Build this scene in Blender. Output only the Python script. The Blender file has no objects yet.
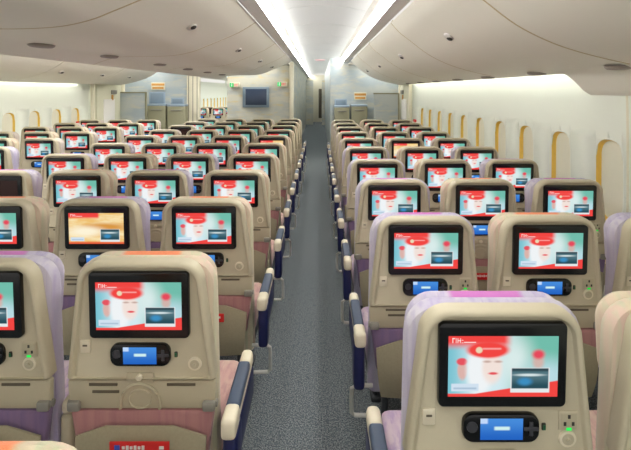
import bpy, bmesh, math, random
from mathutils import Vector, Matrix
random.seed(4)
S = bpy.context.scene
COL = S.collection
PI = math.pi

# ------------------------------------------------------------------ camera, world, lights, exposure
F = 466.0
EYE = 1.62
cam = bpy.data.cameras.new('camera')
cam.sensor_fit = 'HORIZONTAL'; cam.sensor_width = 36.0
cam.lens = F / 631.0 * 36.0
cam.shift_x = -(319.2 - 315.5) / 631.0
cam.shift_y = -(225.0 - 90.4) / 631.0
cam.clip_start = 0.02; cam.clip_end = 100
co = bpy.data.objects.new('camera', cam); COL.objects.link(co)
co.location = (0, 0, EYE); co.rotation_euler = (PI / 2, 0, 0)
S.camera = co
S.view_settings.view_transform = 'Standard'
S.view_settings.look = 'None'
S.view_settings.gamma = 1.0
S.view_settings.use_curve_mapping = False
S.view_settings.exposure = 0.12
W = bpy.data.worlds.new('world'); S.world = W; W.use_nodes = True
W.node_tree.nodes['Background'].inputs[0].default_value = (1.0, 0.97, 0.92, 1)
W.node_tree.nodes['Background'].inputs[1].default_value = 0.8
STRIP = 22.0      # ceiling cove tubes
WASH = 13.0       # side wall wash tubes
SCREEN = 0.95


# ------------------------------------------------------------------ materials
def lin(c):
    return tuple(((v / 255) / 12.92 if v / 255 <= .04045 else ((v / 255 + .055) / 1.055) ** 2.4) for v in c)


class NT:
    def __init__(s, name):
        s.m = bpy.data.materials.new(name); s.m.use_nodes = True
        s.t = s.m.node_tree; s.t.nodes.clear()
        s.out = s.t.nodes.new('ShaderNodeOutputMaterial')

    def n(s, typ, **kw):
        nd = s.t.nodes.new(typ)
        for k, v in kw.items(): setattr(nd, k, v)
        return nd

    def put(s, sock, v):
        if v is None: return
        if isinstance(v, bpy.types.NodeSocket): s.t.links.new(v, sock)
        elif isinstance(v, (tuple, list)) and len(v) == 3 and sock.type == 'RGBA': sock.default_value = (*v, 1)
        else: sock.default_value = v

    def math(s, op, a, b=None, c=None, clamp=False):
        nd = s.n('ShaderNodeMath', operation=op, use_clamp=clamp)
        for i, v in enumerate((a, b, c)): s.put(nd.inputs[i], v) if v is not None else None
        return nd.outputs[0]

    def ramp(s, v, a, b):                # smooth 0..1 as v runs a..b
        nd = s.n('ShaderNodeMapRange', interpolation_type='SMOOTHSTEP')
        s.put(nd.inputs[0], v); s.put(nd.inputs[1], a); s.put(nd.inputs[2], b)
        return nd.outputs[0]

    def mix(s, f, a, b):
        nd = s.n('ShaderNodeMix', data_type='RGBA')
        s.put(nd.inputs[0], f); s.put(nd.inputs[6], a); s.put(nd.inputs[7], b)
        return nd.outputs[2]

    def coord(s, kind='Object'):
        return s.n('ShaderNodeTexCoord').outputs[kind]

    def sep(s, v):
        nd = s.n('ShaderNodeSeparateXYZ'); s.put(nd.inputs[0], v); return nd.outputs

    def noise(s, vec, scale, detail=3, rough=.5, scl=None):
        if scl:
            mp = s.n('ShaderNodeMapping'); s.put(mp.inputs[0], vec); mp.inputs[3].default_value = scl; vec = mp.outputs[0]
        nd = s.n('ShaderNodeTexNoise'); s.put(nd.inputs['Vector'], vec)
        nd.inputs['Scale'].default_value = scale; nd.inputs['Detail'].default_value = detail; nd.inputs['Roughness'].default_value = rough
        return nd.outputs[0]

    def bsdf(s, col, rough=.5, metal=0, spec=.5, bump=None, bstr=.1, emit=None, estr=0, sheen=0):
        b = s.n('ShaderNodeBsdfPrincipled')
        s.put(b.inputs['Base Color'], col); s.put(b.inputs['Roughness'], rough); s.put(b.inputs['Metallic'], metal)
        b.inputs['Specular IOR Level'].default_value = spec
        if sheen: b.inputs['Sheen Weight'].default_value = sheen
        if emit is not None:
            s.put(b.inputs['Emission Color'], emit); b.inputs['Emission Strength'].default_value = estr
        if bump is not None:
            bp = s.n('ShaderNodeBump'); bp.inputs['Strength'].default_value = bstr; bp.inputs['Distance'].default_value = .004
            s.put(bp.inputs['Height'], bump); s.put(b.inputs['Normal'], bp.outputs[0])
        s.t.links.new(b.outputs[0], s.out.inputs[0])
        return s.m

    def emit(s, col, strength, sample=True):
        e = s.n('ShaderNodeEmission'); s.put(e.inputs[0], col); e.inputs[1].default_value = strength
        s.t.links.new(e.outputs[0], s.out.inputs[0])
        if not sample: s.m.cycles.emission_sampling = 'NONE'
        return s.m


def plain(name, rgb, rough=.5, metal=0, spec=.5, var=.05, scale=30):
    t = NT(name)
    c = lin(rgb)
    nz = t.noise(t.coord(), scale, 4)
    col = t.mix(nz, tuple(v * (1 - var) for v in c), tuple(min(1, v * (1 + var)) for v in c))
    return t.bsdf(col, rough, metal, spec)


M = {}
M['shell'] = plain('beige seat plastic', (196, 186, 160), .42, spec=.4, var=.03)
M['tray'] = plain('beige tray plastic', (188, 178, 152), .42, spec=.4, var=.03)
M['slot'] = plain('shadow gap plastic', (98, 88, 72), .6)
M['arm'] = plain('cream armrest plastic', (226, 216, 192), .4, spec=.4, var=.03)
M['armpad'] = plain('slate blue armrest pad', (68, 81, 103), .55)
M['navy'] = plain('navy panel', (26, 32, 78), .4)
M['black'] = plain('black gloss', (10, 10, 12), .22, spec=.5)
M['button'] = plain('dark grey key', (58, 58, 64), .4)
M['hinge'] = plain('grey hinge', (140, 137, 128), .45)
M['metal'] = plain('pale painted rail', (206, 204, 197), .4)
M['legdark'] = plain('dark leg metal', (70, 72, 76), .5, metal=.4)
M['pocket'] = plain('olive pocket mesh', (162, 153, 128), .85, spec=.2, var=.12, scale=120)
M['red'] = plain('red paper', (214, 40, 38), .5)
M['white'] = plain('white print', (235, 232, 226), .5)
M['blueprint'] = plain('blue print', (60, 90, 190), .5)
M['bin'] = plain('warm white bin plastic', (240, 236, 223), .48, spec=.35, var=.015, scale=3)
M['seam'] = plain('tan seam strip', (196, 178, 138), .6)
M['ceil'] = plain('white ceiling panel', (206, 208, 208), .45, spec=.3, var=.01)
M['lip'] = plain('pale cove lip', (232, 230, 224), .5)
M['gap'] = plain('dark gap', (52, 48, 44), .7)
M['wall'] = plain('cream side wall', (234, 238, 226), .5, spec=.3, var=.015, scale=3)
M['blind'] = plain('closed window blind', (228, 226, 206), .5, var=.02)
M['gold'] = plain('gold-lit window reveal', (244, 204, 92), .45, var=.06)  # yellow light falling on the reveal is put into its colour
M['oval'] = plain('grey service unit', (146, 136, 126), .45)
M['chrome'] = plain('latch metal', (206, 202, 196), .3, metal=.25)
M['door'] = plain('pale green door lining', (216, 214, 190), .5)
M['cream'] = plain('cream post', (228, 222, 200), .45)
M['cart'] = plain('olive grey locker', (150, 148, 122), .5)
M['bluegrey'] = plain('blue grey panel', (150, 168, 186), .5)
M['monframe'] = plain('steel blue monitor frame', (126, 144, 160), .45)
M['monscreen'] = plain('idle monitor glass', (62, 76, 100), .25)
M['orangeprint'] = plain('amber sign print', (206, 150, 72), .5)
M['curtain'] = plain('dark doorway', (92, 84, 70), .8)
M['rose'] = plain('rose emblem', (232, 196, 200), .5)
M['strip'] = NT('ceiling light tube').emit((1.0, .985, .94), STRIP)
M['strip2'] = NT('far aisle light tube').emit((1.0, .985, .94), 16.0)
M['added_fill'] = NT('added fill light').emit((1.0, .985, .94), 7.0)  # fill for panels added out of view to brighten the far bulkheads
M['ledoff'] = plain('unlit green indicator', (24, 92, 56), .4)
M['wash'] = NT('wall light tube').emit((.98, 1.0, .95), WASH)
M['led'] = NT('green led').emit(lin((40, 230, 90)), 1.2, False)
M['exitgreen'] = NT('exit sign green').emit(lin((40, 205, 110)), 1.1, False)
M['exitred'] = NT('exit sign red').emit(lin((240, 90, 90)), 1.1, False)
M['exitwhite'] = NT('exit sign white').emit(lin((240, 240, 235)), 1.0, False)


def carpet():
    t = NT('blue grey speckled carpet')
    o = t.coord()
    a = t.noise(o, 145, 3, .65); b = t.noise(o, 40, 2, .6)
    f = t.ramp(a, .40, .62)
    c = t.mix(f, lin((76, 84, 91)), lin((150, 156, 158)))
    c = t.mix(t.ramp(b, .55, .7), c, lin((94, 102, 110)))
    return t.bsdf(c, .95, spec=.1, bump=a, bstr=.5)


M['carpet'] = carpet()


def fabric(name, cols, centre=None, half=.095, low=None):
    """pastel vertical stripes across the seat width; an optional plain centre band."""
    t = NT(name)
    o = t.coord(); x, y, z = t.sep(o)
    n1 = t.noise(o, 1.0, 2, .5, (26, 9, 1.6)); n2 = t.noise(o, 1.0, 2, .5, (60, 20, 3.0))
    c = t.mix(t.ramp(n1, .3, .7), cols[0], cols[1])
    c = t.mix(t.math('MULTIPLY', t.ramp(n2, .42, .72), .8), c, cols[2])
    if centre is not None:
        ax = t.math('ABSOLUTE', x)
        c = t.mix(t.ramp(ax, half + .012, half - .012), c, centre)
    weave = t.noise(o, 420, 1)
    return t.bsdf(c, .9, spec=.15, bump=weave, bstr=.35, sheen=.25)


LIL = [lin((190, 182, 206)), lin((204, 198, 208)), lin((174, 162, 198))]
ORA = [lin((214, 202, 172)), lin((216, 188, 172)), lin((196, 198, 166))]
M['fab_lilac'] = fabric('lilac striped fabric', LIL)
M['fab_orange'] = fabric('cream and pink striped fabric', ORA)
M['head_lilac'] = fabric('lilac headrest with magenta band', LIL, lin((200, 120, 190)))
M['head_orange'] = fabric('cream headrest with orange band', ORA, lin((238, 142, 98)))
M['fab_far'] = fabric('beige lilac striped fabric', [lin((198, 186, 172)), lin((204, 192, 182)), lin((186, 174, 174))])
M['low_lilac'] = fabric('shaded purple seat fabric', [lin((124, 102, 136)), lin((132, 108, 138)), lin((116, 98, 134))])  # purple lower-back cloth, darkened mostly to stand for shade below the tray
M['low_orange'] = fabric('shaded pink seat fabric', [lin((172, 122, 122)), lin((178, 130, 126)), lin((164, 114, 118))])  # pink counterpart, likewise with lower-back shade mixed into its tone
M['sit_lilac'] = fabric('lilac seat cushion', [lin((196, 170, 196)), lin((214, 196, 206)), lin((176, 150, 190))])
M['sit_orange'] = fabric('pink seat cushion', [lin((220, 176, 170)), lin((228, 200, 184)), lin((206, 160, 160))])


def screen(name, kind):
    t = NT(name)
    u, v, _ = t.sep(t.coord('UV'))

    def ell(cx, cy, rx, ry, s=.25):
        a = t.math('DIVIDE', t.math('SUBTRACT', u, cx), rx); b = t.math('DIVIDE', t.math('SUBTRACT', v, cy), ry)
        d = t.math('SQRT', t.math('ADD', t.math('MULTIPLY', a, a), t.math('MULTIPLY', b, b)))
        return t.ramp(d, 1 + s, 1 - s)

    def rect(u0, u1, v0, v1, s=.006):
        a = t.math('MULTIPLY', t.ramp(u, u0 - s, u0 + s), t.ramp(u, u1 + s, u1 - s))
        b = t.math('MULTIPLY', t.ramp(v, v0 - s * 1.7, v0 + s * 1.7), t.ramp(v, v1 + s * 1.7, v1 - s * 1.7))
        return t.math('MULTIPLY', a, b)
    red = lin((238, 70, 66))
    if kind == 'ad':
        c = t.mix(t.ramp(u, .0, .28), lin((122, 192, 206)), lin((206, 230, 236)))
        c = t.mix(t.ramp(u, .45, .72), c, lin((112, 186, 168)))
        c = t.mix(ell(.60, .62, .14, .34, .9), c, lin((214, 232, 230)))
        c = t.mix(ell(.90, .34, .2, .26, .8), c, lin((182, 216, 224)))
        c = t.mix(ell(.13, .44, .045, .16), c, lin((216, 176, 168)))
        c = t.mix(ell(.125, .58, .05, .06), c, lin((226, 84, 96)))
        c = t.mix(ell(.82, .58, .05, .12, .5), c, lin((206, 178, 170)))
        c = t.mix(ell(.82, .70, .055, .075, .5), c, lin((226, 74, 92)))
        c = t.mix(ell(.29, .45, .12, .42, .3), c, lin((236, 240, 242)))
        c = t.mix(ell(.40, .48, .09, .26, .3), c, lin((238, 222, 214)))
        c = t.mix(ell(.355, .58, .035, .018, .7), c, lin((196, 168, 158)))
        c = t.mix(ell(.455, .58, .035, .018, .7), c, lin((196, 168, 158)))
        c = t.mix(ell(.41, .385, .042, .022, .5), c, lin((226, 84, 90)))
        c = t.mix(ell(.36, .77, .19, .13, .2), c, red)
        c = t.mix(rect(-.1, .55, .835, 1.1, .05), c, red)
        c = t.mix(ell(.28, .77, .03, .05, .3), c, lin((232, 214, 180)))
        c = t.mix(rect(.31, .48, .785, .80, .012), c, lin((250, 200, 196)))
        edge = t.math('ADD', .05, t.math('MULTIPLY', .29, t.math('POWER', t.math('MAXIMUM', t.math('SUBTRACT', u, .25), 0.0), 1.0)))
        dlt = t.math('SUBTRACT', edge, v)
        c = t.mix(t.ramp(dlt, -.012, .012), c, red)
    else:
        w = t.noise(t.coord('UV'), 1, 3, .6, (2, 5, 1))
        c = t.mix(t.ramp(w, .35, .65), lin((236, 190, 110)), lin((246, 226, 176)))
        c = t.mix(ell(.65, .55, .4, .12, .6), c, lin((214, 150, 70)))
        c = t.mix(ell(.3, .4, .3, .16, .7), c, lin((250, 240, 212)))
        c = t.mix(rect(-.1, .55, .84, 1.1, .03), c, red)
        c = t.mix(rect(-.1, 1.1, -.1, .07, .02), c, lin((230, 96, 60)))
    c = t.mix(rect(.57, .925, .07, .48), c, lin((224, 230, 232)))
    pic = t.mix(t.ramp(v, .16, .36), lin((40, 76, 88)), lin((82, 116, 126)))
    pic = t.mix(ell(.74, .36, .12, .02, .7), pic, lin((214, 228, 230)))
    pic = t.mix(ell(.70, .25, .06, .06, .6), pic, lin((60, 140, 190)))
    pic = t.mix(t.ramp(v, .40, .44), pic, lin((50, 72, 80)))
    c = t.mix(rect(.58, .915, .135, .47), c, pic)
    c = t.mix(rect(.03, .28, .09, .215), c, lin((206, 222, 236)))
    c = t.mix(rect(.05, .26, .125, .15, .01), c, lin((160, 184, 206)))
    for a, b, lo, hi in ((.035, .043, .885, .965), (.035, .06, .95, .968), (.066, .072, .885, .968), (.082, .089, .885, .965), (.105, .112, .885, .965),
                         (.084, .11, .918, .932), (.12, .135, .885, .895), (.12, .135, .925, .937), (.14, .25, .89, .905)):
        c = t.mix(t.math('MULTIPLY', rect(a, b, lo, hi, .003), .85), c, lin((255, 236, 232)))
    return t.emit(c, SCREEN, False)


M['screen_ad'] = screen('red and teal advert on seat screen', 'ad')
M['screen_gold'] = screen('golden dunes on seat screen', 'gold')
M['screen_off'] = plain('switched off screen', (48, 26, 24), .25)


def handset_screen():
    t = NT('blue handset display')
    u, v, _ = t.sep(t.coord('UV'))
    a = t.math('MULTIPLY', t.ramp(u, .30, .36), t.ramp(u, .72, .66)); b = t.math('MULTIPLY', t.ramp(v, .42, .5), t.ramp(v, .66, .58))
    c = t.mix(t.ramp(v, 0, 1), lin((36, 98, 190)), lin((70, 138, 216)))
    c = t.mix(t.math('MULTIPLY', a, b), c, lin((206, 238, 236)))
    d = t.math('MULTIPLY', t.ramp(u, .2, .14), t.ramp(v, .72, .8))
    c = t.mix(d, c, lin((190, 214, 246)))
    return t.emit(c, SCREEN, False)


M['handscreen'] = handset_screen()


def dunes(name, base, a, b, sc):
    t = NT(name)
    o = t.coord()
    n1 = t.noise(o, sc, 4, .55, (1, 1, 2.6)); n2 = t.noise(o, sc * 1.7, 3, .5, (1, 1, 4))
    c = t.mix(t.ramp(n1, .42, .62), base, a)
    c = t.mix(t.math('MULTIPLY', t.ramp(n2, .54, .70), .6), c, b)
    return t.bsdf(c, .55, spec=.25)


M['dune_blue'] = dunes('blue grey mural laminate', lin((188, 194, 192)), lin((172, 184, 190)), lin((206, 202, 182)), 1.6)
M['dune_sand'] = dunes('sandy mural laminate', lin((206, 204, 190)), lin((188, 192, 188)), lin((216, 198, 136)), 1.8)


# ------------------------------------------------------------------ mesh helpers
class MB:
    """collects shapes with material slots and links them as ONE mesh object"""

    def __init__(s): s.bm = bmesh.new(); s.mats = []; s.uv = s.bm.loops.layers.uv.new('UVMap')

    def mi(s, m):
        if m not in s.mats: s.mats.append(m)
        return s.mats.index(m)

    def rings(s, rs, m, cap0=True, cap1=True, closed=True):
        k = s.mi(m); V = [[s.bm.verts.new(p) for p in r] for r in rs]
        n = len(V[0])
        for a, b in zip(V, V[1:]):
            for i in range(n if closed else n - 1):
                j = (i + 1) % n
                f = s.bm.faces.new((a[i], a[j], b[j], b[i])); f.material_index = k
        if cap0: f = s.bm.faces.new(list(reversed(V[0]))); f.material_index = k
        if cap1: f = s.bm.faces.new(V[-1]); f.material_index = k
        return s

    def box(s, c, d, m, r=0.0, seg=2):
        b = bmesh.new(); bmesh.ops.create_cube(b, size=1)
        for v in b.verts: v.co = Vector((v.co.x * d[0] + c[0], v.co.y * d[1] + c[1], v.co.z * d[2] + c[2]))
        if r: bmesh.ops.bevel(b, geom=list(b.edges), offset=min(r, min(d) * .49), segments=seg, profile=.5, affect='EDGES')
        return s.add(b, m)

    def add(s, b, m, mat=None):
        k = s.mi(m); mp = {}
        for v in b.verts: mp[v] = s.bm.verts.new(mat @ v.co if mat else v.co)
        for f in b.faces:
            g = s.bm.faces.new([mp[v] for v in f.verts]); g.material_index = k
        b.free(); return s

    def tube(s, pts, r, m, n=8):
        pts = [Vector(p) for p in pts]; rs = []
        for i, p in enumerate(pts):
            d = (pts[min(i + 1, len(pts) - 1)] - pts[max(i - 1, 0)]).normalized()
            up = Vector((0, 0, 1)) if abs(d.z) < .9 else Vector((0, 1, 0))
            a = d.cross(up).normalized(); b = d.cross(a).normalized()
            rs.append([p + a * r * math.cos(2 * PI * q / n) + b * r * math.sin(2 * PI * q / n) for q in range(n)])
        return s.rings(rs, m)

    def disc(s, c, prof, m, axis='y', n=20):
        """lathe about an axis; prof = [(radius, offset along axis)]"""
        rs = []
        for r, h in prof:
            ring = []
            for q in range(n):
                a = 2 * PI * q / n
                if axis == 'y': ring.append((c[0] + r * math.cos(a), c[1] + h, c[2] + r * math.sin(a)))
                else: ring.append((c[0] + r * math.cos(a), c[1] + r * math.sin(a), c[2] + h))
            rs.append(ring)
        return s.rings(rs, m)

    def quad(s, pts, m, uv=True):
        f = s.bm.faces.new([s.bm.verts.new(p) for p in pts]); f.material_index = s.mi(m)
        for l, w in zip(f.loops, ((0, 0), (1, 0), (1, 1), (0, 1))): l[s.uv].uv = w
        return s

    def build(s, name, parent=None, smooth=True, tilt=None, fix=True):
        if tilt:
            for v in s.bm.verts:
                v.co.y -= (v.co.z - tilt[0]) * tilt[1]
        if fix and len(s.bm.faces) > 1: bmesh.ops.recalc_face_normals(s.bm, faces=list(s.bm.faces))
        me = bpy.data.meshes.new(name)
        s.bm.to_mesh(me); s.bm.free()
        for m in s.mats: me.materials.append(M[m])
        if smooth:
            for p in me.polygons: p.use_smooth = True
            me.set_sharp_from_angle(angle=math.radians(38))
        o = bpy.data.objects.new(name, me); COL.objects.link(o)
        if parent: o.parent = parent
        return o


def empty(name, loc=(0, 0, 0)):
    o = bpy.data.objects.new(name, None); COL.objects.link(o); o.location = loc; o.empty_display_size = .1
    return o


def tag(o, label=None, cat=None, group=None, kind=None):
    if label: o['label'] = label
    if cat: o['category'] = cat
    if group: o['group'] = group
    if kind: o['kind'] = kind
    return o


def struct(o, label=None):
    o['kind'] = 'structure'
    if label: o['label'] = label
    return o


def outline(hb, ht, zb, zt, rt, rb=.01, n=6, y=0.0):
    """rounded trapezoid in XZ, counter-clockwise from bottom left"""
    pts = []

    def arc(cx, cz, r, a0, a1):
        for i in range(n + 1):
            a = a0 + (a1 - a0) * i / n
            pts.append((cx + r * math.cos(a), y, cz + r * math.sin(a)))
    arc(hb - rb, zb + rb, rb, -PI / 2, 0); arc(ht - rt, zt - rt, rt, 0, PI / 2)
    arc(-ht + rt, zt - rt, rt, PI / 2, PI); arc(-hb + rb, zb + rb, rb, PI, 1.5 * PI)
    return pts


def slab(mb, hb, ht, zb, zt, rt, rb, y0, y1, bev, m, n=6):
    """soft-edged slab: y0 is the side facing the camera"""
    def o(ins, y): return outline(hb - ins, ht - ins, zb + ins, zt - ins, max(rt - ins, .002), max(rb - ins, .002), n, y)
    b = bev
    return mb.rings([o(b, y0), o(b * .3, y0 + b * .3), o(0, y0 + b), o(0, y1 - b), o(b * .3, y1 - b * .3), o(b, y1)], m)


def ext(mb, prof, y0, y1, m, closed=False):
    return mb.rings([[(x, y0, z) for x, z in prof], [(x, y1, z) for x, z in prof]], m, cap0=closed, cap1=closed, closed=closed)


def smooth_prof(p, k=5):
    out = []
    for i in range(len(p) - 1):
        p0, p1, p2, p3 = p[max(i - 1, 0)], p[i], p[i + 1], p[min(i + 2, len(p) - 1)]
        for q in range(k):
            t = q / k
            out.append(tuple(.5 * (2 * p1[d] + (p2[d] - p0[d]) * t + (2 * p0[d] - 5 * p1[d] + 4 * p2[d] - p3[d]) * t * t + (3 * p1[d] - p0[d] - 3 * p2[d] + p3[d]) * t ** 3) for d in (0, 1)))
    out.append(p[-1]); return out


# ------------------------------------------------------------------ the cabin shell
YN, YF = -1.6, 24.0
XR_, XL_ = 1.97, -4.65        # window planes
MIR = XR_ + XL_               # mirror: x -> MIR - x
E_ = EYE
mb = MB(); mb.box((MIR / 2, (YN + YF) / 2, -.03), (7.3, YF - YN, .06), 'carpet'); struct(mb.build('floor', smooth=False), 'blue grey speckled carpet down the aisle')

# aisle ceiling: panels between two cove tubes
ZC = E_ + .67
arcp = [(-.43 + .92 * i / 10, ZC + .135 + .06 * math.sin(PI * i / 10)) for i in range(11)]
y = YN
k = 0
cl = MB()
while y < YF - .01:
    y1 = min(y + 1.27, YF)
    th = [(x, z + .02) for x, z in reversed(arcp)]
    ext(cl, arcp + th, y, y1 - .022, 'ceil', True); y = y1
cl.box((.03, (YN + YF) / 2, ZC + .235), (.98, YF - YN, .02), 'lip')
struct(cl.build('ceiling'), 'white ceiling panels over the aisle between two light coves')
for sgn, nm, xs in ((-1, 'trim_1', (-.425, -.485, -.60)), (1, 'trim_2', (.455, .58, .685))):
    t_ = MB()
    pr = [(xs[1], ZC + .02), (xs[2], ZC + .004), (xs[2], ZC + .03), (xs[1], ZC + .05)]
    ext(t_, pr, YN, YF, 'lip', True)
    struct(t_.build(nm), 'pale cove lip beside the ceiling light')
    lt = MB()
    xm = xs[0] * .4 + xs[1] * .6
    pr = [(xm, ZC + .09), (xs[1], ZC + .022), (xs[1] + sgn * .008, ZC + .022), (xm + sgn * .008, ZC + .09)]
    cv = MB(); ext(cv, [(xs[1] + sgn * .012, ZC + .02), (xm + sgn * .012, ZC + .09), (xs[0] + sgn * .01, ZC + .15)], YN, YF, 'lip'); struct(cv.build('trim_%d' % (31 if sgn < 0 else 32), fix=False), 'cove behind the ceiling light')
    ext(lt, pr, YN, YF, 'strip', True)
    o = lt.build('ceiling_light')
    tag(o, 'long white light strip along the ceiling %s' % ('over the four-seat block side of the aisle' if sgn < 0 else 'on the window-block side of the aisle'), 'light', 'aisle ceiling light strips')
    g = MB(); ext(g, [(xs[2] - .0 * sgn, ZC + .03), (xs[2] + sgn * .028, ZC + .03), (xs[2] + sgn * .028, ZC + .05), (xs[2], ZC + .05)], YN, YF, 'gap', True)
    struct(g.build('trim_%d' % (3 if sgn < 0 else 4)), 'dark shadow gap above the overhead bins')

RB = smooth_prof([(.712, .672), (.80, .575), (.90, .497), (1.082, .36), (1.275, .263), (1.467, .20), (1.715, .142), (1.84, .124)])
CB = smooth_prof([(-.628, .68), (-.79, .58), (-.98, .497), (-1.13, .435), (-1.254, .387), (-1.42, .351), (-1.63, .338), (-1.85, .337), (-2.02, .328), (-2.16, .29), (-2.25, .255)])


def binobj(prof, back, y0, y1, flip=False):
    mb = MB()
    p = [(x, E_ + z) for x, z in prof] + [(x, E_ + z) for x, z in back]
    if flip: p = [(MIR - x, z) for x, z in p]
    def ins(d): # slightly pinched ends give the seam a rounded shoulder
        cx = sum(q[0] for q in p) / len(p); cz = sum(q[1] for q in p) / len(p)
        return [(x + (cx - x) * d, z + (cz - z) * d) for x, z in p]
    R = []
    for yy, d in ((y0, .012), (y0 + .006, .003), (y0 + .014, 0), (y1 - .014, 0), (y1 - .006, .003), (y1, .012)):
        R.append([(x, yy, z) for x, z in ins(d)])
    mb.rings(R, 'bin')
    return mb.build('overhead_bin')


def latch(parent, x, y, z, nx, nz, s=1.0):
    mb = MB()
    b = bmesh.new(); bmesh.ops.create_uvsphere(b, u_segments=16, v_segments=8, radius=1)
    n = Vector((nx, 0, nz)).normalized(); t = Vector((0, 1, 0)); u = n.cross(t)
    R = Matrix(((u.x, t.x, n.x), (u.y, t.y, n.y), (u.z, t.z, n.z))).to_4x4()
    mb.add(b, 'chrome', Matrix.Translation((x, y, z)) @ R @ Matrix.Diagonal((.042 * s, .062 * s, .02, 1)))
    b = bmesh.new(); bmesh.ops.create_uvsphere(b, u_segments=12, v_segments=6, radius=1)
    mb.add(b, 'gap', Matrix.Translation((x + n.x * .012 + .012 * u.x, y - .012, z + n.z * .012 + u.z * .012)) @ R @ Matrix.Diagonal((.026 * s, .04 * s, .013, 1)))
    return mb.build('latch', parent)


def oval(parent, x, y, z, sx, sy):
    mb = MB()
    prof = [(1.0, 0), (.96, -.010), (.8, -.020), (.35, -.024)]
    rs = []
    for r, h in prof:
        rs.append([(x + sx * r * math.cos(2 * PI * q / 20), y + sy * r * math.sin(2 * PI * q / 20), z + h) for q in range(20)])
    mb.rings(rs, 'oval')
    return mb.build('service_panel', parent)


seams = [-1.6, .48, 2.56, 4.64, 6.72, 8.80, 10.6]
ordn = ['first', 'second', 'third', 'fourth', 'fifth', 'sixth', 'seventh', 'eighth', 'ninth', 'tenth']
svcC = [.9, 2.12, 3.37, 4.46, 5.87, 7.12, 8.37, 9.62]
svcR = [1.6, 2.70, 3.72, 4.80, 5.84, 6.9, 7.96, 9.0]
for i in range(len(seams) - 1):
    a, b = seams[i] + .009, seams[i + 1] - .009
    o = binobj(RB, [(1.86, .19), (1.80, .40), (.76, .70)], a, b)
    if b > 2.6: tag(o, 'curved pale bin above window-side seats, %s along the aisle' % ordn[i - 1], 'overhead bin', 'overhead bins over the window block')
    else: tag(o, 'curved pale bin above window-side seats nearest the camera', 'overhead bin', 'overhead bins over the window block')
    ym = (a + b) / 2
    latch(o, 1.0, ym, E_ + .415, -.55, -.83)
    for q in svcR:
        if a < q < b: oval(o, 1.74, q, E_ + .142, .07, .10)
    bb = b
    o = binobj(CB, [(-2.28, .30), (-2.30, .66), (-.66, .72)], a, bb)
    tag(o, 'rounded pale bin above four-seat middle block, %s' % (ordn[i - 1] + ' along the aisle' if i else 'nearest the camera'), 'overhead bin', 'overhead bins over the middle block')
    latch(o, -.985, ym, E_ + .49, .45, -.88)
    for q in svcC:
        if a < q < bb: oval(o, -2.01, q, E_ + .332, .075, .13)
    if b > 4:
        o = binobj(RB, [(1.86, .19), (1.80, .40), (.76, .70)], a, b, True)
        tag(o, 'pale bin over the far window seats across second aisle, %s along' % ordn[i - 3 if i > 2 else 0], 'overhead bin', 'overhead bins over the far window block')
        for q in (7.07, 8.4, 9.6):
            if a < q < b: latch(o, -3.91, q, E_ + .275, .3, -.95, .9)
# tan strips in the seams
for i, q in enumerate(seams[1:-1]):
    for nm, pr in (('trim_%d' % (40 + 2 * i), RB), ('trim_%d' % (41 + 2 * i), CB)):
        cx = 1.8 if pr is RB else -1.9
        t_ = MB()
        inner = [(x + (.03 if pr is RB else -.03) * .6, z + .03) for x, z in pr]
        ext(t_, [(x, E_ + z) for x, z in pr] + [(x, E_ + z) for x, z in reversed(inner)], q - .0085, q + .0085, 'seam', True)
        struct(t_.build(nm), 'tan seam strip between two overhead bins')
# flat ceilings above the second aisle and behind the bins
t_ = MB(); t_.box((-2.85, 4.5, E_ + .74), (1.2, 12.2, .02), 'ceil'); struct(t_.build('ceiling_far_aisle', smooth=False), 'pale ceiling over the far aisle')
lt = MB(); lt.box((-2.62, 4.5, E_ + .724), (.22, 12.1, .01), 'strip2'); tag(lt.build('far_aisle_light', smooth=False), 'light strip in the ceiling over the far aisle', 'light')

# side walls with window openings
WP = smooth_prof([(1.93, .34), (1.952, .22), (1.962, .08), (1.97, -.12), (1.972, -.34), (1.97, -.76), (1.95, -1.1), (1.90, -1.62)], 4)
PITCH = .635
WIN_R = [3.17 + PITCH * i for i in range(-2, 10)]
WIN_L = [3.17 + PITCH * i for i in range(2, 10)]
WH, WW = .56, .30             # opening
WZT = E_ - .335


def wallx(z):
    p = [(x, E_ + zz) for x, zz in WP]
    for (x0, z0), (x1, z1) in zip(p, p[1:]):
        if z1 <= z <= z0: return x0 + (x1 - x0) * (z0 - z) / max(z0 - z1, 1e-6)
    return p[-1][0]


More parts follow.
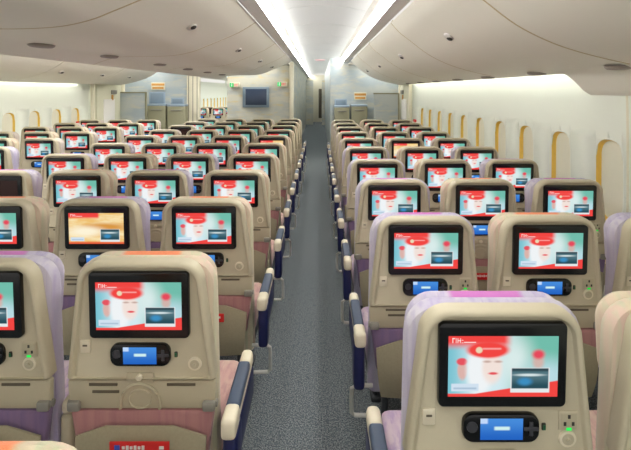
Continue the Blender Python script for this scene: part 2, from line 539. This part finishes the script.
def side_wall(name, flip, wins, y0, y1, label):
    """one skin with arched openings cut as a regular grid"""
    mb = MB()
    fx = (lambda x: MIR - x) if flip else (lambda x: x)
    k = mb.mi('wall')
    zs = [E_ + z for _, z in WP]
    def panel(ya, yb, za=None, zb=None):
        zz = sorted({round(z, 5) for z in zs if (za is None or za < z < zb)} | ({za, zb} if za is not None else set()), reverse=True)
        V = [[mb.bm.verts.new((fx(wallx(z)), yy, z)) for z in zz] for yy in (ya, yb)]
        for i in range(len(zz) - 1):
            mb.bm.faces.new((V[0][i], V[0][i + 1], V[1][i + 1], V[1][i])).material_index = k
    cur = y0
    zb_, zt_ = WZT - WH, WZT
    N = 12
    for w in wins:
        a, b = w - WW / 2, w + WW / 2
        if b > y1 or a < y0: continue
        panel(cur, a); cur = b
        r = WW / 2
        # strips of the arched opening
        for q in range(N):
            ya, yb = a + WW * q / N, a + WW * (q + 1) / N
            def arch(yy):
                d = min(abs(yy - w) / r, 1)
                return r * (1 - (1 - d ** 2.6) ** (1 / 2.6)) * .95
            for top in (True, False):
                za_, zb2 = (zt_ - arch(ya), zt_ - arch(yb)) if top else (zb_ + arch(ya), zb_ + arch(yb))
                lim = E_ + .34 if top else 0.0
                zz = sorted({lim, *[z for z in zs if (z > zt_ + .001 if top else z < zb_ - .001)], zt_ if top else zb_})
                def col(yy, ze):
                    L = [z for z in zz if (z > ze + 1e-5 if top else z < ze - 1e-5)]
                    return L
                base = [z for z in zz if (z > zt_ - 1e-6 if top else z < zb_ + 1e-6)]
                base = base if top else base[::-1]
                c0 = [za_] + base; c1 = [zb2] + base
                V0 = [mb.bm.verts.new((fx(wallx(z)), ya, z)) for z in c0]; V1 = [mb.bm.verts.new((fx(wallx(z)), yb, z)) for z in c1]
                for i in range(len(c0) - 1):
                    if abs(c0[i] - c0[i + 1]) < 1e-6 and abs(c1[i] - c1[i + 1]) < 1e-6: continue
                    try: mb.bm.faces.new((V0[i], V0[i + 1], V1[i + 1], V1[i])).material_index = k
                    except ValueError: pass
    panel(cur, y1)
    bmesh.ops.remove_doubles(mb.bm, verts=list(mb.bm.verts), dist=1e-4)
    o = mb.build(name)
    sm = o.modifiers.new('thickness', 'SOLIDIFY'); sm.thickness = .004; sm.offset = 0
    return struct(o, label)


side_wall('wall_right', False, WIN_R, YN, 9.75, 'cream curved side wall beside the window seats')
side_wall('wall_left', True, WIN_L, YN, 9.4, 'cream curved side wall beyond the far window seats')
nwin = 0


def window(wy, flip):
    global nwin; nwin += 1
    fx = (lambda x: MIR - x) if flip else (lambda x: x)
    r = WW / 2; zc = WZT - WH / 2
    def loop(dx, ins):
        pts = []
        for q in range(32):
            a = 2 * PI * q / 32
            cy = math.copysign(abs(math.cos(a)) ** (2 / 2.6), math.cos(a)) * (r - ins)
            sz = math.sin(a)
            h = WH / 2 - r - .0
            zz = zc + math.copysign(h, sz) * (1 if abs(sz) > 1e-6 else 0) + math.copysign(abs(sz) ** (2 / 2.6), sz) * (r * .95 - ins) + (math.copysign(.05 * r, sz) if abs(sz) > 1e-6 else 0)
            pts.append((fx(wallx(zz) + dx), wy + cy, zz))
        return pts
    root = None
    mb = MB()
    mb.rings([loop(-.001, -.012), loop(-.003, -.006), loop(-.003, -.001), loop(.004, .003)], 'wall', False, False)
    root = mb.build('window_%d' % nwin); struct(root, 'tall rounded cabin window with closed blind and golden light painted on its reveal')
    mb = MB(); mb.rings([loop(-.001, .002), loop(.016, .006), loop(.034, .012)], 'gold', False, False); mb.build('window_reveal', root)
    mb = MB()
    L = loop(.032, .011); mb.rings([L, [(p[0] + (-.012 if flip else .012), p[1], p[2]) for p in L]], 'blind'); mb.build('window_blind', root)
    return root


for w in WIN_R:
    if w + WW / 2 < 9.75: window(w, False)
for w in WIN_L:
    if w > 4.2 and w + WW / 2 < 9.4: window(w, True)
# vertical panel joints
n_ = 7
t_ = MB(); pr = [(x - .004, E_ + z) for x, z in WP]
ext(t_, pr + [(x + .002, z) for x, z in reversed(pr)], 2.965, 2.985, 'cream', True)
struct(t_.build('trim_%d' % n_), 'thin vertical joint in the side wall'); n_ += 1
# cove lights washing the side walls, tucked behind the bin edge
for flip, y0, y1, lab in ((False, 3.40, 9.7, 'hidden light strip washing the window wall beside the near seats'), (True, 3.4, 8.95, 'hidden light strip washing the far window wall')):
    fx = (lambda x: MIR - x) if flip else (lambda x: x)
    lt = MB(); ext(lt, [(fx(1.848), E_ + .165), (fx(1.872), E_ + .19), (fx(1.868), E_ + .196), (fx(1.844), E_ + .171)], y0, y1, 'wash', True)
    tag(lt.build('wall_light'), lab, 'light')
    cv = MB(); ext(cv, [(fx(1.85), E_ + .26), (fx(1.90), E_ + .30), (fx(1.955), E_ + .25)], y0, y1, 'wall'); struct(cv.build('trim_%d' % n_, fix=False), 'cove above the side wall'); n_ += 1
# closing fairing over the nearest window
fp = smooth_prof([(1.70, .146), (1.79, .108), (1.86, .05), (1.915, -.005), (1.985, -.045)], 4)
mb = MB(); ext(mb, [(x, E_ + z) for x, z in fp] + [(1.99, E_ + .13), (1.80, E_ + .15)], 1.2, 3.37, 'bin', True)
struct(mb.build('trim_%d' % n_), 'rounded cover under the bin above nearest window'); n_ += 1

# ------------------------------------------------------------------ far end: bulkheads, galleys, doors
YB = 11.15
def P(x, y, Y): return ((x - 319.2) * Y / F, EYE - (y - 90.4) * Y / F)
def face(mb, x0, y0, x1, y1, Y, m, d=.02, r=.004):
    a, zt = P(x0, y0, Y); b, zb = P(x1, y1, Y)
    return mb.box(((a + b) / 2, Y + d / 2, (zt + zb) / 2), (b - a, d, zt - zb), m, r)

mb = MB(); mb.box((-1.44, YB + .03, 1.2), (1.52, .06, 2.4), 'dune_sand'); struct(mb.build('wall_front', smooth=False), 'mural bulkhead between the two aisles')
mb = MB(); mb.box((-.66, YB - .02, 1.15), (.10, .12, 2.3), 'cream', .02); struct(mb.build('trim_%d' % n_), 'cream post at the corner of bulkhead'); n_ += 1
mb = MB(); mb.box((-.645, 17.6, 1.2), (.05, 12.7, 2.4), 'dune_sand'); struct(mb.build('wall_corridor', smooth=False), 'sandy mural wall along the forward corridor')
mb = MB(); mb.box((.29, 17.6, 1.2), (.05, 12.7, 2.4), 'dune_blue'); struct(mb.build('wall_corridor_right', smooth=False), 'mural wall along the forward corridor')
mb = MB(); mb.box((-.2, 23.9, 1.2), (.95, .05, 2.4), 'cream'); struct(mb.build('wall_corridor_end', smooth=False), 'dim end of the forward corridor')
for xa, xb, nm in ((-.62, -.28, 'left'), (.13, .27, 'right')):
    mb = MB(); mb.box(((xa + xb) / 2, 22, 1.05), (xb - xa, .05, 2.1), 'dune_sand'); struct(mb.build('wall_vestibule_' + nm, smooth=False), 'narrow partition in the forward corridor')
mb = MB(); mb.box((.05, 23.85, .95), (.16, .04, 1.5), 'curtain', .02); struct(mb.build('door_3'), 'narrow dark doorway at the end of the corridor')
mb = MB(); mb.box((1.3, YB + .03, 1.2), (2.05, .06, 2.4), 'dune_blue'); struct(mb.build('wall_galley_right', smooth=False), 'pale mural galley wall ahead of window block')
mb = MB(); mb.box((-3.98, YB + .03, 1.2), (1.66, .06, 2.4), 'dune_blue'); struct(mb.build('wall_galley_left', smooth=False), 'pale mural galley wall ahead of the far window block')
mb = MB(); mb.box((-3.0, YB - .01, 1.2), (.30, .14, 2.4), 'cream', .01)
for q in range(3): mb.box((-3.1 + .1 * q, YB - .084, 1.2), (.012, .01, 2.3), 'slot')
struct(mb.build('trim_%d' % n_), 'cream ribbed post beside far aisle'); n_ += 1
for s in (1, -1):
    fx = (lambda x: MIR - x) if s < 0 else (lambda x: x)
    mb = MB(); mb.box((fx(1.32), 10.88, E_ + .62), (1.26, .56, .03), 'bin'); struct(mb.build('ceiling_door_%s' % ('right' if s > 0 else 'left'), smooth=False), 'low ceiling by the exit door')
    lt = MB(); lt.box((fx(1.38), 10.86, E_ + .60), (.9, .22, .02), 'added_fill'); tag(lt.build('added_fill_light', smooth=False), 'added hidden fill light in the low ceiling by the %s exit door' % ('near' if s > 0 else 'far'), 'light')  # added panel hidden behind the bins, brightens the galley walls
mb = MB(); mb.box((-1.48, 10.88, E_ + .62), (1.56, .56, .03), 'bin'); struct(mb.build('ceiling_bulkhead', smooth=False), 'low ceiling ahead of the mural bulkhead')
lt = MB(); lt.box((-1.62, 10.86, E_ + .60), (1.1, .22, .02), 'added_fill'); tag(lt.build('added_fill_light', smooth=False), 'added hidden fill light in the low ceiling before the mural bulkhead', 'light')  # added unseen panel, brightens the mural bulkhead
for s in ():
    pass

def exit_door(name, fx, y0, y1, label):
    ym = (y0 + y1) / 2
    r = MB(); r.box((fx(1.99), ym, 1.15), (.06, y1 - y0, 2.3), 'wall'); root = r.build(name); struct(root, label)
    d = MB(); d.box((fx(1.93), ym, .98), (.06, (y1 - y0) * .74, 1.95), 'door', .03); o = d.build('door_leaf', root)
    w = MB(); w.box((fx(1.895), ym - .05, 1.0), (.03, .52, .86), 'white', .012)
    w.build('door_bustle', root)
    h = MB(); h.box((fx(1.89), ym + .18, 1.58), (.04, .26, .09), 'hinge', .015); h.box((fx(1.89), ym + .1, 1.46), (.03, .06, .12), 'orangeprint', .01); h.build('door_handle', root)
    f = MB()
    for yy in (y0 + .07, y1 - .07): f.box((fx(1.92), yy, 1.05), (.08, .07, 2.1), 'cream', .02)
    f.box((fx(1.92), ym, 2.02), (.08, y1 - y0, .08), 'cream', .02); f.build('door_frame', root)
exit_door('door_1', lambda x: x, 9.75, 11.12, 'pale exit door in the side wall past the last window seats')
exit_door('door_2', lambda x: MIR - x, 9.4, 11.0, 'pale exit door past the far window seats')

# idle wall monitor
root = empty('wall_monitor', (-1.52, YB, 1.46)); tag(root, 'idle blue grey monitor hung on the mural bulkhead', 'monitor')
def rel(o, r): o.location = -Vector(r.location) if False else (0, 0, 0); return o
def part_at(mb, name, root, **kw):
    o = mb.build(name, root, **kw); o.matrix_parent_inverse = Matrix.Translation(-root.location); return o
f_ = MB(); face(f_, 242.5, 87, 269, 107.5, YB - .05, 'monframe', .05, .012); part_at(f_, 'frame', root)
f_ = MB(); face(f_, 245.5, 89, 266.5, 105, YB - .056, 'monscreen', .008, .002); part_at(f_, 'screen', root)

def exit_sign(px, py, label):
    Y = YB - .07
    x, z = P(px, py, Y)
    root = empty('exit_sign', (x, Y, z)); tag(root, label, 'exit sign', 'lit exit signs on the bulkhead')
    b = MB(); b.box((x, Y + .03, z), (.235, .07, .115), 'cream', .006); part_at(b, 'housing', root)
    g = MB(); g.quad([(x - .11, Y - .007, z - .048), (x - .02, Y - .007, z - .048), (x - .02, Y - .007, z + .048), (x - .11, Y - .007, z + .048)], 'exitgreen')
    g.quad([(x - .074, Y - .009, z - .032), (x - .056, Y - .009, z - .032), (x - .054, Y - .009, z + .018), (x - .072, Y - .009, z + .018)], 'exitwhite')
    g.quad([(x - .072, Y - .009, z + .022), (x - .054, Y - .009, z + .022), (x - .054, Y - .009, z + .038), (x - .072, Y - .009, z + .038)], 'exitwhite'); part_at(g, 'running_figure_panel', root, smooth=False)
    r = MB()
    r.quad([(x - .018, Y - .007, z - .048), (x + .11, Y - .007, z - .048), (x + .11, Y - .007, z + .048), (x - .018, Y - .007, z + .048)], 'cream')
    W_ = .025
    def bar(a, b, c, d): r.quad([(x + a, Y - .009, z + c), (x + b, Y - .009, z + c), (x + b, Y - .009, z + d), (x + a, Y - .009, z + d)], 'exitred')
    x0 = -.012
    bar(x0, x0 + .007, -.03, .03)
    for q in (-.03, -.0035, .023): bar(x0 + .007, x0 + .024, q, q + .007)
    x1_ = x0 + .03
    for sg in (1, -1): r.quad([(x + x1_ + (.0 if sg > 0 else .018), Y - .009, z - .03), (x + x1_ + (.007 if sg > 0 else .025), Y - .009, z - .03), (x + x1_ + (.025 if sg > 0 else .007), Y - .009, z + .03), (x + x1_ + (.018 if sg > 0 else 0), Y - .009, z + .03)], 'exitred')
    bar(x0 + .061, x0 + .068, -.03, .03); bar(x0 + .075, x0 + .103, .023, .03); bar(x0 + .0855, x0 + .0925, -.03, .023)
    part_at(r, 'word_panel', root, smooth=False)
exit_sign(234.5, 85, 'lit green and red exit sign beside the far aisle')
exit_sign(282, 84.2, 'lit green and red exit sign beside the cream post')

def locker(name, x0, y0, x1, y1, label, grp):
    Y = YB - .36
    a, zt = P(x0, y0, Y); b, _ = P(x1, y1, Y)
    root = empty(name, ((a + b) / 2, Y, 0)); tag(root, label, 'trolley', grp)
    q = MB(); q.box(((a + b) / 2, Y + .18, zt / 2 + .02), (b - a, .34, zt - .04), 'cart', .012); part_at(q, 'body', root)
    q = MB(); q.box(((a + b) / 2, Y + .18, zt + .01), (b - a + .01, .35, .045), 'bluegrey', .012); part_at(q, 'top', root)
    q = MB(); q.box(((a + b) / 2, Y - .005, zt - .10), ((b - a) * .6, .02, .03), 'hinge', .008); part_at(q, 'handle', root)
locker('service_trolley', 334.5, 107, 349.5, 121, 'olive grey locker against galley wall, next to the carpet aisle', 'lockers at the galley')
locker('service_trolley', 351.5, 106, 367.5, 121, 'olive grey locker against galley wall, under amber sign by window block', 'lockers at the galley')
locker('service_trolley', 147, 105.5, 165.2, 121, 'olive grey locker under blue panel beyond the far window block', 'lockers at the galley')
locker('service_trolley', 167, 106, 184.5, 121, 'olive grey locker beside the cream ribbed post', 'lockers at the galley')

def placard(name, x0, y0, x1, y1, label, base, lines):
    Y = YB - .022
    a, zt = P(x0, y0, Y); b, zb = P(x1, y1, Y)
    root = empty(name, ((a + b) / 2, Y, (zt + zb) / 2)); tag(root, label, 'sign')
    q = MB(); face(q, x0, y0, x1, y1, Y, base, .02, .003); part_at(q, 'plate', root)
    q = MB()
    for (l0, l1, f0, f1) in lines:
        xa, xb = a + (b - a) * f0, a + (b - a) * f1
        q.box(((xa + xb) / 2, Y - .002, zt + (zb - zt) * (l0 + l1) / 2), (xb - xa, .004, (zt - zb) * (l1 - l0)), 'orangeprint')
    part_at(q, 'print', root, smooth=False)
rows_ = [(.12, .42, .04, .96), (.58, .86, .10, .90)]
placard('wall_sign', 354, 92.5, 366.5, 100, 'small cream sign with amber print over the galley lockers near window block', 'cream', rows_)
placard('wall_sign', 151, 82.5, 165, 90, 'small cream sign with amber print over blue panel on far galley', 'cream', rows_)
for (x0, y0, x1, y1, lab) in ((149, 92, 165, 104.5, 'blue grey framed panel above locker on the far galley wall'), (171, 98, 184, 104.5, 'low blue grey panel above locker beside the ribbed post'),
                              (334.5, 99, 347, 106, 'low blue grey panel above locker next to carpet aisle')):
    Y = YB - .022
    a, zt = P(x0, y0, Y); b, zb = P(x1, y1, Y)
    root = empty('wall_panel', ((a + b) / 2, Y, (zt + zb) / 2)); tag(root, lab, 'panel')
    q = MB(); face(q, x0, y0, x1, y1, Y, 'bluegrey', .02, .006); part_at(q, 'frame', root)
    q = MB(); face(q, x0 + 1.4, y0 + 1.2, x1 - 1.4, y1 - 1.2, Y - .003, 'monframe', .006, .001); part_at(q, 'inset', root)
for (x0, y0, x1, y1, lab) in ((374, 94, 398.5, 124, 'free standing sandy mural screen beside the near exit door'), (119.5, 93, 146, 121, 'free standing sandy mural screen beside the far exit door')):
    Y = YB - .40
    a, zt = P(x0, y0, Y); b, zb = P(x1, y1, Y)
    root = empty('divider_screen', ((a + b) / 2, Y, 0)); tag(root, lab, 'divider screen')
    q = MB(); q.box(((a + b) / 2, Y, zt / 2), (b - a, .04, zt), 'dune_blue', .01); part_at(q, 'panel', root)
    q = MB(); q.box((b, Y, zt / 2), (.035, .06, zt), 'cart', .008); q.box(((a + b) / 2, Y, zt + .012), (b - a + .03, .06, .03), 'cart', .008); part_at(q, 'frame', root)
# the cabin glimpsed along the far aisle
side_wall('wall_far_cabin', True, [13.0 + PITCH * i for i in range(17)], 11.5, 24, 'cream wall of the next cabin')
for i in range(1, 17):
    w = 13.0 + PITCH * i
    if w > 15.5 and w < 23.6: window(w, True)
mb = MB(); mb.box((-3.6, 24.0, 1.2), (2.5, .05, 2.6), 'wall'); struct(mb.build('wall_end', smooth=False), 'pale end wall of the next cabin')
mb = MB(); mb.box((-3.5, 17.6, E_ + .5), (2.4, 12.7, .03), 'bin'); struct(mb.build('ceiling_far_cabin', smooth=False), 'pale ceiling of the next cabin')
lt = MB(); ext(lt, [(-3.2, E_ + .470), (-2.9, E_ + .470), (-2.9, E_ + .484), (-3.2, E_ + .484)], 12, 23.8, 'strip2', True)
tag(lt.build('cabin_light'), 'light strip along the ceiling of next cabin', 'light')
for fx, yy, lab in (((lambda x: x), 9.53, 'small red plate low on side wall by the near exit door'), ((lambda x: MIR - x), 9.0, 'small red plate low on the far side wall by exit door')):
    mb = MB(); mb.box((fx(1.953), yy, 1.0), (.03, .20, .055), 'red', .006); tag(mb.build('wall_plate'), lab, 'sign')
# small rosette on the aisle ceiling
mb = MB(); mb.disc((.02, 11.3, ZC + .078), [(.13, 0), (.12, -.02), (.05, -.034)], 'rose', 'z'); tag(mb.build('ceiling_rosette'), 'small pinkish round fitting on the aisle ceiling', 'ceiling fitting')

# ------------------------------------------------------------------ seats
ZB = .953; TILT = (ZB, .05)


def make_seat(var, arms, socket, near, scr):
    """returns an Empty with all parts; local origin on the floor below the screen, +Y is the way the seat faces"""
    r = empty('aircraft_seat')
    T = dict(tilt=TILT)
    # plastic back shell with a raised rim
    mb = MB()
    def o(i, y): return outline(.233 - i, .197 - i, .712 + min(i, .004), 1.087 - i, max(.070 - i * .6, .02), .006, 7, y)
    mb.rings([o(.012, .046), o(0, .038), o(0, .006), o(.002, -.003), o(.006, -.008), o(.011, -.0095), o(.016, -.0085), o(.0180, -.0065), o(.0192, .000), o(.022, .0035), o(.026, .004)], 'shell', True, True)
    if near:
        mb.disc((.168, .006, .760), [(.022, 0), (.021, -.007), (.016, -.008)], 'arm')
        mb.disc((.168, -.001, .760), [(.0155, 0), (.014, -.002), (.006, -.002), (.004, -.006)], 'tray')
        mb.box((-.175, .003, .816), (.032, .007, .042), 'arm', .003)
        mb.box((-.175, .0, .820), (.014, .004, .005), 'slot')
    sh = mb.build('back_shell', r, **T)
    # tray table
    mb = MB()
    slab(mb, .231, .233, .614, .708, .008, .018, -.001, .024, .006, 'tray', 3)
    if near:
        for (xa, xb, z, m) in ((-.165, -.075, .695, 'slot'), (-.155, -.07, .672, 'slot'), (.08, .17, .695, 'slot')):
            mb.box(((xa + xb) / 2, -.0015, z), (xb - xa, .004, .009), m, .0015)
        pts = [(.062 * math.cos(a) - .005, -.003, .632 + .066 * math.sin(a)) for a in [PI * i / 14 for i in range(15)]]
        pts = [(pts[0][0], -.003, .617)] + pts + [(pts[-1][0], -.003, .617)]
        mb.tube(pts, .0055, 'tray', 6)
        pts = [(.036 * math.cos(a) - .005, -.002, .648 + .03 * math.sin(a)) for a in [2 * PI * i / 18 for i in range(19)]]
        mb.tube(pts, .003, 'tray', 6)
    tr = mb.build('tray_table', r, **T)
    if near:
        mb = MB(); mb.box((-.004, .001, .716), (.088, .010, .034), 'tray', .005); mb.disc((-.004, -.004, .722), [(.010, 0), (.010, -.008), (.007, -.011)], 'arm', n=12); mb.build('tray_latch', r, **T)
        for s in (-1, 1):
            mb = MB(); mb.box((s * .212, -.004, .628), (.040, .022, .032), 'hinge', .007); mb.tube([(s * .196, .01, .628), (s * .236, .01, .628)], .012, 'hinge'); mb.build('tray_hinge', r, **T)
    # screen
    mb = MB(); slab(mb, .1555, .1555, .848, 1.058, .014, .014, -.011, .01, .004, 'black', 4); mon = mb.build('monitor', r, **T)
    mb = MB(); mb.quad([(-.133, -.0118, .876), (.133, -.0118, .876), (.133, -.0118, 1.027), (-.133, -.0118, 1.027)], scr)
    mb.build('display', mon, smooth=False, **T)
    # handset
    mb = MB(); slab(mb, .094, .094, .757, .829, .026, .026, -.010, .008, .005, 'black', 5); hs = mb.build('handset', r, **T)
    mb = MB(); mb.quad([(-.052, -.0108, .766), (.052, -.0108, .766), (.052, -.0108, .820), (-.052, -.0108, .820)], 'handscreen'); mb.build('handset_display', hs, smooth=False, **T)
    if near:
        mb = MB(); mb.box((.072, -.011, .794), (.010, .004, .036), 'button', .002); mb.box((.072, -.0112, .794), (.036, .004, .010), 'button', .002); mb.build('direction_pad', hs, **T)
        mb = MB(); mb.disc((-.072, -.010, .798), [(.014, 0), (.013, -.003), (.008, -.003)], 'button', n=14); mb.build('thumb_pad', hs, **T)
        mb = MB(); mb.box((.109, .003, .790), (.010, .006, .018), 'gap', .002); mb.box((.109, -.001, .790), (.006, .003, .012), 'ledoff'); mb.build('indicator', r, **T)
        if socket:
            mb = MB(); mb.box((.169, .003, .806), (.048, .006, .050), 'shell', .003); mb.box((.169, -.0005, .806), (.040, .002, .042), 'tray', .001)
            for dx, dz in ((0, .010), (-.010, -.008), (.010, -.008)): mb.box((.169 + dx, -.0015, .808 + dz), (.006, .003, .009), 'gap')
            mb.box((.169, -.002, .787), (.012, .003, .006), 'led'); mb.build('power_socket', r, **T)
    # upholstery
    mb = MB(); slab(mb, .233, .226, .30, 1.080, .085, .03, .040, .104, .022, 'fab_' + (var if near or var == 'orange' else 'far')); mb.build('backrest', r, **T)
    mb = MB(); slab(mb, .205, .214, .835, 1.077, .075, .05, .100, .154, .026, ('head_' + var) if near else 'fab_' + ('orange' if var == 'orange' else 'far')); mb.build('headrest', r, **T)
    if near:
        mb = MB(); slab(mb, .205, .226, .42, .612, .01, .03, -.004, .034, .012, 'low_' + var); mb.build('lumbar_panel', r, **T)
        mb = MB()
        R_ = []
        for t in range(7):
            q = t / 6
            zz = lambda ztop: ztop + (.325 - ztop) * q
            bulge = -.014 - .040 * math.sin(PI * min(q * .75 + .12, 1))
            w = 1 - .10 * q * q
            R_.append([(x * w, bulge * (1 - (x / .30) ** 2), zz(z)) for x, z in ((-.205, .535), (-.155, .556), (-.105, .575), (0, .577), (.105, .575), (.155, .556), (.205, .535))])
        R2 = [[(p[0], p[1] + .006, p[2]) for p in rr] for rr in reversed(R_)]
        mb.rings([[*a, *reversed(b)] for a, b in zip(R_, reversed(R2))], 'pocket')
        pk = mb.build('seat_pocket', r, **T)
        mb = MB(); mb.box((.012, -.056, .530), (.182, .006, .040), 'red', .001)
        mb.box((-.055, -.060, .534), (.016, .002, .016), 'blueprint')
        for i in range(6): mb.box((-.036 + i * .012, -.060, .534), (.008, .002, .013 if i % 2 else .009), 'white')
        mb.box((.080, -.060, .534), (.014, .002, .009), 'white')
        tag(mb.build('pocket_label', pk, smooth=False, **T), 'red label with small white print')
    mb = MB(); mb.box((0, .34, .405), (.452, .47, .11), 'sit_' + var, .035, 3); mb.build('seat_cushion', r)
    mb = MB(); mb.box((0, .33, .33), (.45, .44, .05), 'legdark', .012); mb.build('seat_frame', r)
    for x in (-.15, .15):
        for yy in (.16, .46):
            mb = MB(); mb.tube([(x, yy + (.05 if yy > .3 else -.03), .0), (x, yy, .32)], .016, 'legdark'); mb.box((x, yy + (.05 if yy > .3 else -.03), .012), (.05, .09, .024), 'legdark', .006); mb.build('leg', r)
    for (x, kind) in arms:
        mb = MB()
        wd = .046
        y0, y1 = (-.075, .318)
        zt = .638
        if kind == 'aisle':
            # cream beam with blunt ends, slightly stepped
            mb.box((x, y0 + .045, zt - .030), (wd, .09, .062), 'arm', .014, 3)
            mb.box((x, (y0 + y1) / 2, zt - .040), (wd * .86, y1 - y0 - .03, .046), 'arm', .012, 3)
            mb.box((x, y1 - .04, zt - .028), (wd * .96, .085, .060), 'arm', .018, 3)
            ar = mb.build('armrest', r)
            mb = MB(); mb.box((x, .12, zt - .014), (wd * .93, .235, .034), 'armpad', .010, 3); mb.build('arm_pad', ar)
            s = 1 if x > 0 else -1
            mb = MB(); mb.box((x + s * .004, y0 + .06, zt - .145), (wd * .98, .10, .19), 'navy', .016, 3); mb.box((x + s * .006, .15, zt - .120), (wd * .70, .36, .12), 'navy', .016, 3); mb.build('side_panel', ar)
            mb = MB()
            xx = x + s * .018
            mb.tube([(x - s * .06, .03, .365), (xx - s * .004, .03, .365), (xx + s * .010, .035, .35), (xx + s * .011, .05, .30), (xx + s * .008, .08, .215), (xx - s * .006, .085, .20), (x - s * .06, .09, .195)], .009, 'metal'); mb.build('guard_rail', r)
        else:
            mb.box((x, .10, .590), (.038, .10, .05), 'arm', .018, 3)
            mb.box((x, .10, .500), (.048, .09, .13), 'shell', .016, 3)
            mb.box((x, .27, .580), (.040, .30, .045), 'arm', .014, 3)
            ar = mb.build('armrest', r)
            mb = MB(); mb.box((x, .28, .601), (.036, .24, .018), 'armpad', .007, 3); mb.build('arm_pad', ar)
    return r


def kids(o): return [c for c in bpy.data.objects if c.parent == o]
KIDS = {}


def dup(root, loc):
    r = root.copy(); COL.objects.link(r); r.location = loc
    for ch in KIDS[root]:
        c = ch[0].copy(); COL.objects.link(c); c.parent = r
        for g in ch[1]:
            d = g.copy(); COL.objects.link(d); d.parent = c
    return r


cache = {}


def seat(key, loc):
    if key not in cache:
        r = make_seat(*key); r.location = loc
        KIDS[r] = [(c, kids(c)) for c in kids(r)]
        cache[key] = r
        return r
    return dup(cache[key], loc)


YR0, YC0, RP, SP = 1.14, 1.4546, .8128, .52
XRA, XG = .4453, -.5593
XLC = MIR - XRA
PLUS, MINUS = .288, -.278
seats = {}
blocks = [
    ('window', lambda c: XRA + SP * c, YR0, ['aisle seat', 'middle seat', 'window seat'], ['lilac', 'orange', 'lilac'],
     [((MINUS, 'aisle'), (.26, 'inner')), ((.26, 'inner'),), ((.26, 'inner'),)], [range(10), range(10), range(1, 10)]),
    ('middle', lambda c: XG - SP * c, YC0, ['carpet-aisle seat', 'seat second from carpet aisle', 'seat third from carpet aisle', 'far-aisle seat'], ['orange', 'lilac', 'orange', 'lilac'],
     [((PLUS, 'aisle'), (-.26, 'inner')), ((-.26, 'inner'),), ((-.26, 'inner'),), ((MINUS, 'aisle'),)], [range(-1, 10), range(10), range(1, 10), range(2, 10)]),
    ('far', lambda c: XLC - SP * c, YR0, ['aisle seat', 'middle seat', 'window seat'], ['lilac', 'orange', 'lilac'],
     [((PLUS, 'aisle'), (-.26, 'inner')), ((-.26, 'inner'),), ((-.26, 'inner'),)], [range(4, 10), range(5, 10), range(6, 10)]),
]
GOLD = {('middle', 1, 1), ('middle', 0, 5), ('window', 1, 5)}
OFF = {('middle', 3, 2), ('middle', 3, 7)}
BN = {'window': 'window block', 'middle': 'four-seat block', 'far': 'far window block'}
for bn, fx, y0, cols, vs, arms, rows in blocks:
    for c, rr in enumerate(rows):
        for row in rr:
            near = row <= 4
            sc = 'screen_gold' if (bn, c, row) in GOLD else 'screen_off' if (bn, c, row) in OFF else 'screen_ad'
            sock = not (bn == 'middle' and c in (0, 2))
            o = seat((vs[c], arms[c], sock, near, sc), (fx(c), y0 + RP * row if row >= 0 else .592, 0))
            seats[(bn, c, row)] = o
            hd = 'beige' if row > 4 else 'magenta-banded' if vs[c] == 'lilac' else 'orange-banded'
            sw = {'screen_gold': ' with golden screen', 'screen_off': ' with dark screen', 'screen_ad': ''}[sc]
            nrow = 'cut-off row right at camera' if row < 0 else ordn[row] + ' row from camera'
            tag(o, '%s %s%s in %s, %s' % (hd, cols[c], sw, BN[bn], nrow), 'seat',
                {'window': 'seats of the window block', 'middle': 'seats of the four-seat middle block', 'far': 'seats of the far window block'}[bn])
# four seats of the next cabin, glimpsed along the far aisle
for c, yy, sc, lab in ((0, 14.4, 'screen_ad', 'tiny distant seat by the far aisle in next cabin, nearer row'), (1, 14.4, 'screen_ad', 'tiny distant seat beside next cabin wall, nearer row'),
                       (0, 15.2, 'screen_ad', 'tiny distant seat by the far aisle in next cabin, second row'), (1, 15.2, 'screen_off', 'tiny distant seat with dark screen in next cabin')):
    v = 'lilac' if c == 0 else 'orange'
    o = seat((v, blocks[2][5][c], True, False, sc), (XLC - SP * c, yy, 0))
    tag(o, lab, 'seat', 'seats of the next cabin')
